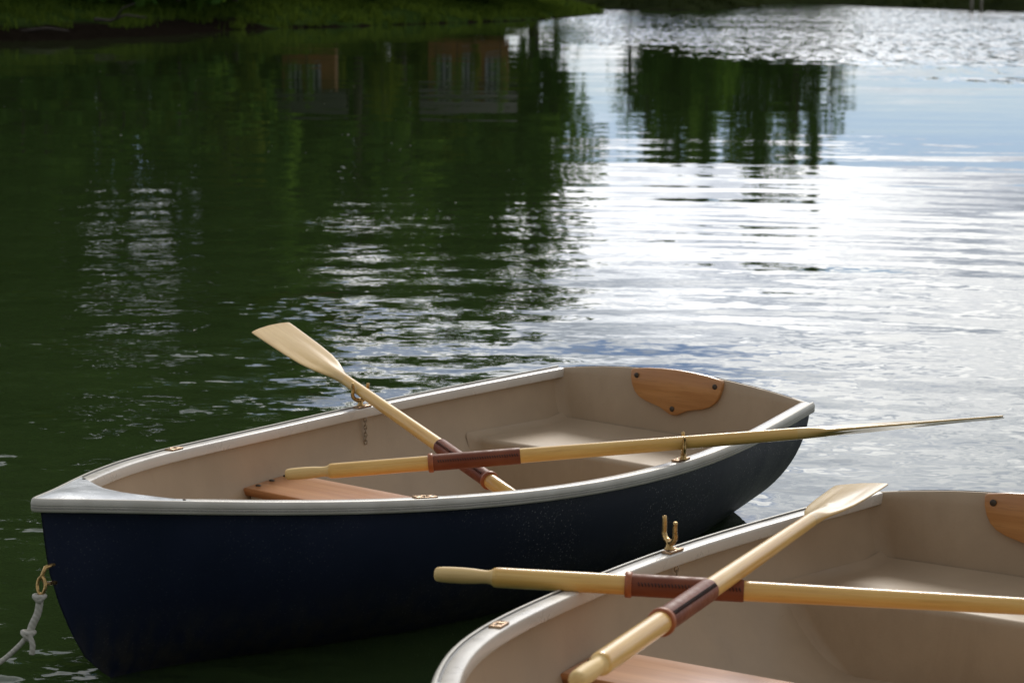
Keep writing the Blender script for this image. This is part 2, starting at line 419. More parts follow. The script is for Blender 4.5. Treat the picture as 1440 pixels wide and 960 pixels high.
# ------------------------------------------------------------------ land
def mk_ground(key, grass_a, grass_b, mud, mud_h):
    m, t, p = material(key)
    geo = t.n('ShaderNodeNewGeometry').outputs['Position']
    s = t.n('ShaderNodeSeparateXYZ', {'Vector': geo}); X, Y, Z = s.outputs
    a = t.noise(geo, .35, 5, .6).outputs[0]; b = t.noise(geo, 6, 4, .6).outputs[0]
    g = t.mix(t.mapr(a, .3, .7), c4(grass_a), c4(grass_b)); g = t.mix(t.math('MULTIPLY', t.mapr(b, .35, .7), .5), g, c4([x * .6 for x in grass_a]))
    md = t.mix(t.mapr(b, .3, .7), c4(mud), c4([x * 1.7 for x in mud]))
    hz = t.math('ADD', Z, t.math('MULTIPLY', t.math('SUBTRACT', t.noise(geo, .5, 5, .65).outputs[0], .5), .55))
    hl = t.math('MULTIPLY', t.mapr(X, -8.5, -11.0, .10, 1.0), mud_h)
    f = t.mapr(t.math('DIVIDE', hz, hl), .8, 1.2)
    t.set(p, 'Base Color', t.mix(f, md, g)); t.set(p, 'Roughness', 1.0); t.set(p, 'Specular IOR Level', .0)
    bump(t, p, b, .08, .8); M[key] = m
mk_ground('bank_ground', (.018, .036, .008), (.036, .060, .013), (.007, .0055, .004), .40)
mk_ground('far_ground', (.014, .020, .008), (.026, .034, .013), (.009, .008, .0065), .3)

LEFT_SHORE = [(-60, 40), (-28, 52), (-14.55, 66.2), (-12.5, 68.6), (-10.75, 74.8), (-9.7, 85.0), (-6.3, 92.0), (-.8, 106.0), (2.2, 118.0),
              (5.2, 137), (4.6, 146), (-4, 152), (-24, 160), (-120, 200), (-160, 120)]
FAR_SHORE = [(-170, 215), (-20, 186), (2, 172), (8, 158), (12, 155), (14.5, 163), (22, 205), (27, 226), (31, 196), (34, 174), (40, 168), (60, 160), (110, 130),
             (200, 120), (260, 420), (-260, 420)]
NEAR_SHORE = [(-60, 6.0), (-12, 3.2), (-3.6, 2.2), (-1.2, 1.75), (1, 1.65), (4, 1.9), (12, 2.6), (60, 5.0), (60, -40), (-60, -40)]
def sdist(px, py, poly):
    P = np.array(poly, float); inside = np.zeros(px.shape, bool); dmin = np.full(px.shape, 1e9)
    for i in range(len(P)):
        a, b = P[i], P[(i + 1) % len(P)]; ab = b - a
        tt = np.clip(((px - a[0]) * ab[0] + (py - a[1]) * ab[1]) / (ab @ ab), 0, 1)
        dmin = np.minimum(dmin, np.hypot(px - a[0] - ab[0] * tt, py - a[1] - ab[1] * tt))
        c = ((a[1] > py) != (b[1] > py)) & (px < (b[0] - a[0]) * (py - a[1]) / (b[1] - a[1] + 1e-12) + a[0])
        inside ^= c
    return np.where(inside, dmin, -dmin)
def vnoise(x, y, s, seed):
    r = np.random.default_rng(seed).random((64, 64))
    x = x / s + 100; y = y / s + 100; xi = np.floor(x).astype(int); yi = np.floor(y).astype(int); fx = x - xi; fy = y - yi
    fx = fx * fx * (3 - 2 * fx); fy = fy * fy * (3 - 2 * fy)
    g = lambda a, b: r[a % 64, b % 64]
    return (g(xi, yi) * (1 - fx) + g(xi + 1, yi) * fx) * (1 - fy) + (g(xi, yi + 1) * (1 - fx) + g(xi + 1, yi + 1) * fx) * fy - .5
def land_z(px, py, poly, prof):
    d = sdist(px, py, poly) + vnoise(px, py, 2.2, 3) * .9 + vnoise(px, py, .8, 5) * .35
    h = np.interp(d, prof[0], prof[1])
    return h + np.where(d > .3, np.clip(d, 0, 4) / 4 * (vnoise(px, py, 3.5, 8) * .35 + vnoise(px, py, 1.1, 9) * .16), 0)
LEFT_PROF = ([-30, -3, 0, .5, 1.5, 4, 9, 20, 60], [-1.2, -.5, 0, .16, .36, .8, 1.6, 2.6, 6.0])
FAR_PROF = ([-30, -3, 0, .8, 3, 10, 40, 120], [-1.2, -.5, 0, .5, 1.2, 2.0, 3.0, 6.0])
NEAR_PROF = ([-30, -3, 0, .3, 1.2, 6, 40], [-1.0, -.6, -.02, .12, .22, .35, 1.0])
def land(name, poly, prof, xs, ys, mat):
    gx, gy = np.meshgrid(xs, ys); z = land_z(gx, gy, poly, prof)
    V = np.stack([gx.ravel(), gy.ravel(), z.ravel()], 1); nx, ny = len(xs), len(ys)
    i = (np.arange(ny - 1)[:, None] * nx + np.arange(nx - 1)[None]).ravel()
    F = np.stack([i, i + 1, i + nx + 1, i + nx], 1)
    keep = z.ravel()[F].max(1) > -.7; F = F[keep]
    used = np.unique(F); remap = np.zeros(len(V), int); remap[used] = np.arange(len(used))
    o = np_mesh(name, V[used], remap[F], mat, smooth=True); tag(o, kind='structure'); return o
land('left_bank', LEFT_SHORE, LEFT_PROF, np.concatenate([np.arange(-158, -34, 4), np.arange(-34, 9, .45)]), np.concatenate([np.arange(42, 160, .6), np.arange(160, 200, 4)]), M['bank_ground'])
land('far_bank', FAR_SHORE, FAR_PROF, np.concatenate([np.arange(-250, -20, 8), np.arange(-20, 62, .8), np.arange(62, 250, 8)]), np.concatenate([np.arange(115, 150, 4), np.arange(150, 262, 1.0), np.arange(262, 420, 10)]), M['far_ground'])
land('near_bank', NEAR_SHORE, NEAR_PROF, np.concatenate([np.arange(-60, -6, 2), np.arange(-6, 6, .2), np.arange(6, 61, 2)]), np.concatenate([np.arange(-38, -2, 2), np.arange(-2, 6.4, .2)]), M['bank_ground'])
mb = MB(); mb.add([(-3000, -3000, -1.25), (3000, -3000, -1.25), (3000, 3000, -1.25), (-3000, 3000, -1.25)], [(0, 1, 2, 3)])
tag(mb.build('ground', M['far_ground'], smooth=False), kind='structure')

def grass(name, label, poly, prof, x0, x1, y0, y1, n, dmin, dmax, h0, h1, mudrule=None, mat='grass_blades'):
    px = rng.uniform(x0, x1, n); py = rng.uniform(y0, y1, n)
    d = sdist(px, py, poly); k = (d > dmin) & (d < dmax)
    cl = vnoise(px, py, 1.6, 21) + vnoise(px, py, .6, 22) * .6
    k &= cl > -.22
    if mudrule is not None: k &= mudrule(px, py, d)
    px, py = px[k], py[k]; z = land_z(px, py, poly, prof); n = len(px)
    B = 5; px = np.repeat(px, B) + rng.normal(0, .09, n * B); py = np.repeat(py, B) + rng.normal(0, .09, n * B); z = np.repeat(z, B) - .03; n *= B
    h = rng.uniform(h0, h1, n); a = rng.uniform(0, PI, n); lean = rng.normal(0, .32, (n, 2)) * h[:, None]; w = rng.uniform(.012, .03, n)
    dx, dy = np.cos(a) * w, np.sin(a) * w
    mid = np.stack([px + lean[:, 0] * .35, py + lean[:, 1] * .35, z + h * .6], 1)
    V = np.stack([np.stack([px - dx, py - dy, z], 1), np.stack([px + dx, py + dy, z], 1), mid + np.stack([dx * .7, dy * .7, 0 * dx], 1),
                  np.stack([px + lean[:, 0], py + lean[:, 1], z + h], 1), mid - np.stack([dx * .7, dy * .7, 0 * dx], 1)], 1).reshape(-1, 3)
    F = np.arange(n * 5).reshape(n, 5)
    o = np_mesh(name, V, F, M[mat]); tag(o, label, 'grass', kind='stuff'); return o
grass('grass', 'long green grass on the far left bank and its low spit', LEFT_SHORE, LEFT_PROF, -26, 6, 56, 146, 30000, .02, 12, .14, .42,
      mudrule=lambda x, y, d: (x > -10.2) | (d > 1.0 + vnoise(x, y, 2.5, 31) * 1.6))
grass('marsh_grass', 'dull dark grass along the far right shore', FAR_SHORE, FAR_PROF, 2, 60, 150, 205, 6000, .1, 9, .2, .6, mat='reed_blades')
grass('meadow_grass', 'grass on the near bank behind the camera', NEAR_SHORE, NEAR_PROF, -7, 7, -3, 4, 1500, .2, 6, .08, .25)

# ------------------------------------------------------------------ trees
def leaf_crown(clumps, per, size, seed, flat=.75):
    r = np.random.default_rng(seed); Vs = []
    for (c, rad) in clumps:
        n = int(per * (rad[0] / 1.6) ** 2 + 14)
        u = r.normal(0, 1, (n, 3)); u /= np.linalg.norm(u, axis=1)[:, None]
        rr = r.random(n) ** .45
        p = np.array(c) + u * rr[:, None] * np.array(rad)
        a = r.normal(0, 1, (n, 3)); a[:, 2] *= .6; a /= np.linalg.norm(a, axis=1)[:, None]
        b = np.cross(a, r.normal(0, 1, (n, 3))); b /= np.linalg.norm(b, axis=1)[:, None]
        s = size * r.uniform(.5, 1.25, n)[:, None]
        Vs.append(np.stack([p - a * s, p - b * s * .5, p + a * s, p + b * s * .5], 1).reshape(-1, 3))
    V = np.concatenate(Vs); return V, np.arange(len(V)).reshape(-1, 4)
def make_tree(name, h, spread, base, nclump, per, seed, leafmat, size=.34, conical=0.0):
    r = random.Random(seed); root = empty(name)
    t = MB(); pts = []; x = y = 0.0
    for i in range(8):
        f = i / 7; pts.append((x, y, h * .9 * f - .3)); x += r.uniform(-.12, .12) * h / 12; y += r.uniform(-.12, .12) * h / 12
    t.tube(pts, [max(.03, h * .017 * (1 - i / 7.6)) for i in range(8)], 8)
    clumps = []
    for i in range(nclump):
        f = base + (1 - base) * ((i + r.random()) / nclump)
        env = spread * (math.sin(PI * min(1, (f - base) / (1 - base) * .80 + .20)) ** .7 if conical == 0 else (1 - (f - base) / (1 - base)) * .95 + .08)
        a = r.uniform(0, 2 * PI); d = env * math.sqrt(r.random()) * .9
        cr = r.uniform(.55, 1.15) * h / 9 * (.75 if conical else 1) * (1.1 - .5 * f)
        c = (math.cos(a) * d, math.sin(a) * d, h * f - cr * .5)
        clumps.append((c, (cr * r.uniform(.9, 1.4), cr * r.uniform(.9, 1.4), cr * r.uniform(.5, .85))))
        if i % 2 == 0:
            k = max(1, min(6, int(f * .75 * 7))); p0 = Vector(pts[k]); p1 = Vector(c)
            t.tube([p0, p0.lerp(p1, .5) + Vector((0, 0, .12 * h / 12)), p1], [h * .006, h * .004, .015], 5, False)
    t.build('trunk', M['bark'], root)
    V, F = leaf_crown(clumps, per, size, seed); np_mesh('crown', V, F, M[leafmat], root)
    return root
def copy_tree(o, parent=None):
    c = o.copy(); COL.objects.link(c)
    if parent is not None: c.parent = parent
    for ch in o.children: copy_tree(ch, c)
    return c
protos = {
    'tall': make_tree('tall_tree', 24, 6.0, .37, 80, 85, 6, 'leaves', .34),
    'full': make_tree('broadleaf_tree', 14, 4.6, .12, 60, 190, 1, 'leaves', .36),
    'airy': make_tree('young_tree', 12, 3.2, .25, 30, 80, 2, 'leaves', .26),
    'light': make_tree('lime_green_tree', 10, 3.4, .10, 40, 160, 3, 'leaves_light', .32),
    'conifer': make_tree('conifer_tree', 14, 2.5, .10, 56, 130, 4, 'leaves', .28, conical=1),
    'thin': make_tree('slender_tree', 13, 1.6, .35, 16, 50, 5, 'leaves', .24),
}
used = set()
def plant(kind, px, Y, top, wscale=1.0, label='', group='', rz=None, x=None, h=None, ground=1.5):
    """px, top: where the mirrored crown shows in the photo; gives the tree its true place and height"""
    p = protos[kind]
    H0 = {'tall': 24, 'full': 14, 'airy': 12, 'light': 10, 'conifer': 14, 'thin': 13}[kind]
    if h is None: h = (top + 23) / 3267 * Y - CAM_H - ground
    if x is None: x = (px - 720) / 3267 * Y
    if kind in used: o = copy_tree(p)
    else: o = p; used.add(kind)
    s = h / H0
    o.location = (x, Y, ground); o.scale = (s * wscale, s * wscale, s); o.rotation_euler[2] = random.uniform(0, 6.28) if rz is None else rz
    tag(o, label, 'tree', group); return o
LG, RG, NG = 'trees on the left bank mirrored in the water', 'trees on the far shore mirrored in the water', 'unseen trees added behind the camera to block the sky'
LBL = {'tall': 'tallest dark tree on the left bank, mirrored down to the bow of the boat',
       'full': 'big dark leafy tree on the left bank, mirrored as dark green water', 'airy': 'thin crowned tree on the left bank, mirrored with bright sky gaps',
       'light': 'yellow green bushy tree on the left bank, mirrored as a pale green streak', 'conifer': 'dark pointed conifer on the left bank, mirrored in the pond',
       'thin': 'slender sparse tree at the edge of the left bank, mirrored in streaks'}
for kind, px, Y, top, ws in [
    ('full', -760, 84, 600, 1.1), ('full', -640, 80, 520, 1.1), ('full', -540, 82, 600, 1.0), ('full', -430, 79, 500, 1.1), ('full', -340, 82, 560, 1.0), ('full', -240, 80, 480, 1.1), ('full', -150, 82, 540, 1.0), ('tall', -640, 86, 1250, 1.2), ('tall', -480, 84, 1250, 1.2), ('tall', -300, 80, 1300, 1.1), ('tall', -130, 82, 1150, 1.0), ('tall', 20, 86, 1250, .72), ('tall', 175, 104, 1200, .7), ('tall', 310, 98, 1050, .62), ('tall', 400, 106, 740, .5),
    ('full', -60, 84, 560, 1.0), ('full', 55, 95, 520, .7), ('full', 340, 104, 420, .9), ('conifer', 70, 90, 560, 1.0), ('airy', 190, 98, 330, .8), ('airy', 140, 99, 520, 1.0), ('airy', 235, 101, 500, .9), ('airy', 100, 97, 450, .8), ('airy', 560, 124, 470, 1.0), ('airy', 690, 134, 500, 1.0), ('airy', 430, 98, 150, .7), ('light', 665, 110, 130, .5), ('airy', 610, 109, 130, .6), ('full', 205, 92, 292, 1.15), ('full', 330, 92, 690, .5), ('full', 295, 100, 560, .5), ('conifer', 420, 112, 520, 1.0), ('full', 470, 116, 420, .9),
    ('airy', 500, 114, 510, 1.1), ('full', 585, 126, 385, .8), ('airy', 600, 130, 500, 1.15), ('conifer', 660, 130, 440, .9), ('airy', 700, 132, 520, 1.15), ('full', 640, 128, 330, .9),
    ('full', 690, 130, 350, .85), ('full', 752, 132, 330, .5), ('airy', 778, 134, 290, .65), ('airy', 745, 132, 480, .9), ('thin', 560, 120, 540, 1.2), ('thin', 640, 128, 560, 1.2),
    ('light', 225, 84, 200, 1.0), ('airy', 405, 95, 130, .7), ('light', 480, 97, 120, .5), ('airy', 640, 110, 140, .8), ('light', 592, 109, 100, .5), ('airy', 700, 110, 150, .6), ('light', 95, 80, 190, 1.0), ('light', 535, 103, 170, .9), ('light', 440, 112, 230, .9), ('light', 600, 124, 240, 1.1), ('light', 690, 128, 220, 1.0), ('light', 320, 90, 260, .9), ('light', 500, 118, 300, .9),
    ('full', 0, 82, 430, 1.0), ('full', 125, 86, 300, 1.15), ('full', 400, 108, 350, .9)]:
    plant(kind, px, Y, top, ws, LBL[kind], LG, ground=1.3)
RBL = {'full': 'dark leafy tree on the far right shore, mirrored beside the bright gap', 'conifer': 'dark conifer on the far right shore, mirrored beside the bright gap',
       'airy': 'sparse tree on the far right shore, mirrored in broken streaks', 'thin': 'slender tree on the far right shore, mirrored as a thin streak'}
for kind, px, Y, top, ws in [('full', 905, 172, 200, .62), ('full', 950, 176, 235, .75), ('conifer', 990, 172, 245, 1.0), ('full', 1030, 262, 215, .8), ('full', 970, 180, 215, .9), ('conifer', 925, 176, 215, 1.3), ('conifer', 1060, 262, 250, 1.0), ('airy', 1075, 262, 275, 1.0),
                             ('thin', 1110, 262, 265, 1.6), ('conifer', 1140, 262, 250, .7), ('airy', 1165, 262, 200, 1.0), ('thin', 880, 172, 190, 1.2), ('full', 1000, 178, 160, .9), ('full', 1090, 264, 170, .8), ('conifer', 1110, 264, 200, 1.0)]:
    plant(kind, px, Y, top, ws, RBL[kind], RG, ground=1.0)
for kind, x, Y, h in [('full', -7.5, -9, 13), ('full', 1, -12, 15), ('full', 9, -9, 12)]:  # unseen trees, added to block sky light behind the camera and darken the hulls
    plant(kind, 0, Y - 12, 0, 1.0, 'unseen leafy tree added behind the camera to block sky light', NG, x=x, h=h, ground=.3)

# low dark hedge of bushes on the far right shore
bp = make_tree('shore_bush', 3.2, 2.6, .02, 22, 150, 9, 'leaves', .26)
for i in range(24):
    o = bp if i == 0 else copy_tree(bp)
    x = 20 + i * 1.9 + random.uniform(-.6, .6); y = 262 + random.uniform(-3, 3) if x < 36 else 184 + random.uniform(-3, 3)
    o.location = (x, y, .9); s = random.uniform(.6, 1.05); o.scale = (s * 1.2, s * 1.2, s * .8); o.rotation_euler[2] = random.uniform(0, 6)
    tag(o, 'low dark bush in the hedge along the far right shore', 'bush', 'bushes along the far right shore')

for i in range(30):
    px = -260 + i * 36 + random.uniform(-9, 9); Y = float(np.interp(px, [-300, 0, 250, 350, 500, 700, 790], [78, 78, 84, 95, 103, 119, 126])) + random.uniform(-1, 2)
    if 365 < px < 520 or 560 < px < 735: continue
    o = copy_tree(bp); o.location = ((px - 720) / 3267 * Y, Y, 1.3); s = random.uniform(.7, 1.15) * (1.0 if px < 360 else .62); o.scale = (s * 1.15, s * 1.15, s); o.rotation_euler[2] = random.uniform(0, 6)
    tag(o, 'leafy shrub behind the grass of the left bank, under the trees', 'bush', 'shrubs along the left bank')

# ------------------------------------------------------------------ houses beyond the spit (seen mirrored)
def house(px0, px1, Y, wall_h, roof_h, z0, label, wins):
    x0, x1 = (px0 - 720) / 3267 * Y, (px1 - 720) / 3267 * Y; w = x1 - x0; dp = w * .8
    root = empty('house', (x0, Y, z0)); tag(root, label, 'house')
    b = MB(); b.add([(0, 0, -.3), (w, 0, -.3), (w, dp, -.3), (0, dp, -.3), (0, 0, wall_h), (w, 0, wall_h), (w, dp, wall_h), (0, dp, wall_h), (0, dp / 2, wall_h + roof_h), (w, dp / 2, wall_h + roof_h)],
                    [(0, 1, 5, 4), (2, 3, 7, 6), (1, 2, 6, 9, 5), (3, 0, 4, 8, 7)])
    b.build('wall', M['house_wall'], root, smooth=False)
    r = MB(); e = .45; s = roof_h / (dp / 2)
    for sg in (0, 1):
        ya, yb = (-e, dp / 2) if sg == 0 else (dp + e, dp / 2)
        za = wall_h - e * s + .06; zb = wall_h + roof_h + .06
        q = [(-e, ya, za), (w + e, ya, za), (w + e, yb, zb), (-e, yb, zb)]
        r.add(q + [(a, b_, c + .14) for a, b_, c in q], [(0, 1, 2, 3), (7, 6, 5, 4), (0, 4, 5, 1), (1, 5, 6, 2), (2, 6, 7, 3), (3, 7, 4, 0)])
    r.build('roof', M['house_roof'], root, smooth=False)
    for (u, ww, zz, hh) in wins:
        f = MB(); cx = u * w
        for (a, b_, c, d_) in ((cx - ww / 2, cx + ww / 2, zz, zz + .12), (cx - ww / 2, cx + ww / 2, zz + hh - .12, zz + hh), (cx - ww / 2, cx - ww / 2 + .12, zz + .12, zz + hh - .12), (cx + ww / 2 - .12, cx + ww / 2, zz + .12, zz + hh - .12), (cx - .04, cx + .04, zz + .12, zz + hh - .12)):
            f.box(((a + b_) / 2, -.05, (c + d_) / 2), (b_ - a, .1, d_ - c))
        wf = f.build('window', M['house_trim'], root, smooth=False)
        g = MB(); g.box((cx, -.012, zz + hh / 2), (ww - .2, .02, hh - .2)); g.build('pane', M['window_glass'], wf, smooth=False)
    return root
house(600, 712, 113, 2.1, .8, 1.4, 'orange brown timber house behind the spit, mirrored under its right end', [(.2, .7, .4, 1.5), (.5, .6, .3, 1.6), (.8, .7, .4, 1.5)])
house(396, 470, 101, 1.7, .7, 1.5, 'smaller timber house with white windows, mirrored left of the other house', [(.25, .55, .4, 1.2), (.6, .6, .4, 1.2)])

# driftwood and post
def branch(name, pts, rad, label, cat, mat='driftwood'):
    b = MB()
    for p, r0 in zip(pts, rad): b.tube(p, np.linspace(r0, r0 * .35, len(p)), 7)
    o = b.build(name, M[mat]); tag(o, label, cat); return o
branch('fallen_branch', [[(-12.6, 70.4, .55), (-12.1, 70.2, .52), (-11.6, 70.0, .70), (-11.0, 70.1, .62)], [(-11.9, 70.1, .6), (-11.7, 70.0, .9), (-11.3, 69.9, 1.05)]], [.06, .04],
       'dark fallen branch lying on the mud of the left bank', 'branch')
branch('driftwood_stick', [[(-14.4, 68.0, .22), (-13.6, 68.1, .33), (-13.0, 68.3, .25)]], [.05], 'short dark stick at the water edge of the left bank', 'stick')
mb = MB(); mb.tube([(33.2, 170.6, -.5), (33.25, 170.6, 1.9)], .13, 8); mb.tube([(33.9, 170.5, -.5), (33.9, 170.5, 1.7)], .10, 8)
tag(mb.build('mooring_post', M['pale_post']), 'pale wooden post at the far right shore', 'post')

# ------------------------------------------------------------------ the rowing boat
GUN = np.array([[0.0, 0.5195, 0.3919], [0.1432, 0.5444, 0.3878], [0.2828, 0.5681, 0.384], [0.4187, 0.5899, 0.3807], [0.551, 0.6085, 0.378], [0.6797, 0.6232, 0.376], [0.8048, 0.6334, 0.3749], [0.9262, 0.6382, 0.3746], [1.044, 0.6376, 0.3752], [1.1582, 0.6325, 0.3769], [1.2688, 0.6236, 0.3795], [1.3757, 0.6116, 0.3831], [1.479, 0.5971, 0.3877], [1.5787, 0.5801, 0.3932], [1.6748, 0.561, 0.3994], [1.7672, 0.5401, 0.4061], [1.856, 0.5173, 0.4131], [1.9412, 0.4929, 0.4204], [2.0228, 0.4669, 0.4277], [2.1007, 0.4394, 0.435], [2.175, 0.4104, 0.4422], [2.2457, 0.3801, 0.4493], [2.3128, 0.3488, 0.4562], [2.3762, 0.3169, 0.4627], [2.436, 0.285, 0.4691], [2.4922, 0.2535, 0.4751], [2.5448, 0.2228, 0.4807], [2.5937, 0.1933, 0.4861], [2.639, 0.1653, 0.491], [2.6807, 0.1393, 0.4956], [2.7188, 0.1156, 0.4998], [2.7532, 0.0945, 0.5036], [2.784, 0.0764, 0.5071], [2.8112, 0.0609, 0.5101], [2.8348, 0.0478, 0.5127], [2.8547, 0.0367, 0.5149], [2.871, 0.0274, 0.5167], [2.8837, 0.0193, 0.5182], [2.8928, 0.0123, 0.5192], [2.8982, 0.006, 0.5198], [2.9, 0.0, 0.52]])
BL = 2.9
def gb(x): return float(np.interp(x, GUN[:, 0], GUN[:, 1]))
def gz(x): return float(np.interp(x, GUN[:, 0], GUN[:, 2]))
RAKE, CROWN, Z0 = .122, .0454, .3919
def stem_x(z): return float(np.interp(z, [-.12, -.08, -.05, -.02, 0, .024, .088, .162, .243, .339, .43, .483, .52], [2.30, 2.44, 2.53, 2.59, 2.622, 2.664, 2.735, 2.781, 2.819, 2.852, 2.866, 2.872, 2.878]))
def keel_z(t): return float(np.interp(t, [0, .2, .5, .8, .93, 1], [-.055, -.10, -.13, -.12, -.105, -.09]))
def sect_q(t): return float(np.interp(t, [0, .3, .6, .8, .9, 1.0], [1.85, 2.1, 1.9, 1.5, 1.35, 1.2]))
def hull_pt(t, h, inset=0.0):
    x0 = t * BL; zk = keel_z(t); zs = gz(x0) - .022
    b = max(0.0, gb(x0) - .016 - inset)
    z = zk + (zs - zk) * h
    if t > .999: b = 0.0
    y = b * max(0.0, 1 - (1 - h) ** 2) ** (1 / sect_q(t))
    w = min(1, max(0, (t - .55) / .45)); w = w * w * (3 - 2 * w)
    x = x0 - (BL - stem_x(z)) * w
    w0 = max(0, 1 - t / .2)
    x += RAKE * (Z0 - z) * w0
    return x, y, z
TS = [i / 22 * .66 for i in range(22)] + [.66 + .34 * (1 - (1 - i / 26) ** 1.6) for i in range(27)]
HS = [(k / 22) ** 1.7 for k in range(23)]
def inner_y(x, z):
    t = min(.98, max(0, x / BL)); zk = keel_z(t); zs = gz(x) - .022
    h = min(1, max(0, (z - .012 - zk) / (zs - zk)))
    return max(0.0, (gb(x) - .028) * max(0, 1 - (1 - h) ** 2) ** (1 / sect_q(t)))
def plan_offset(o, x):
    """a point of the rail line moved inwards by o"""
    e = 2e-3; x = min(x, BL)
    i = np.searchsorted(GUN[:, 0], x); a = GUN[max(0, min(i, 40) - 1)]; b = GUN[min(40, max(i, 1))]
    tx, ty = b[0] - a[0], b[1] - a[1]; l = math.hypot(tx, ty) or 1
    nx, ny = ty / l, -tx / l
    if nx > 0: nx, ny = -nx, -ny
    if ny > 0 and tx > 0 and abs(ty) < abs(tx): ny = -abs(ny)
    return x, gb(x), nx, ny
def rail_normals():
    P = GUN[:, :2]; T = np.gradient(P, axis=0); T /= np.linalg.norm(T, axis=1)[:, None]
    N = np.stack([T[:, 1], -T[:, 0]], 1)            # inwards for the +y side
    N[-1] = (-1, 0); 
    for _ in range(2): N[1:-1] = (N[:-2] + 2 * N[1:-1] + N[2:]) / 4
    return N / np.linalg.norm(N, axis=1)[:, None]
RN = rail_normals()
def rail_ring(i, prof, s):
    x, y, z = GUN[i]; nx, ny = RN[i]; out = []
    for o, dz in prof:
        xx, yy = x + nx * o, y + ny * o
        out.append((xx, s * max(0.0, yy), z + dz))
    return out
RUB = [(.0160, -.0305), (.006, -.0305), (.0015, -.028), (.0, -.023), (.0, -.0195), (.0006, -.0165), (.0, -.0135), (.0, -.009), (.0012, -.003), (.004, .0022), (.0080, .0042), (.0112, .0036), (.0120, -.0006), (.0162, -.0008)]
GUNW = [(.0158, -.014), (.0158, -.002), (.0168, .0), (.0178, .0006), (.032, .0010), (.0472, .0004), (.0488, -.0004), (.0496, -.0022), (.0498, -.006), (.0498, -.027), (.0475, -.0305), (.042, -.031), (.028, -.031)]

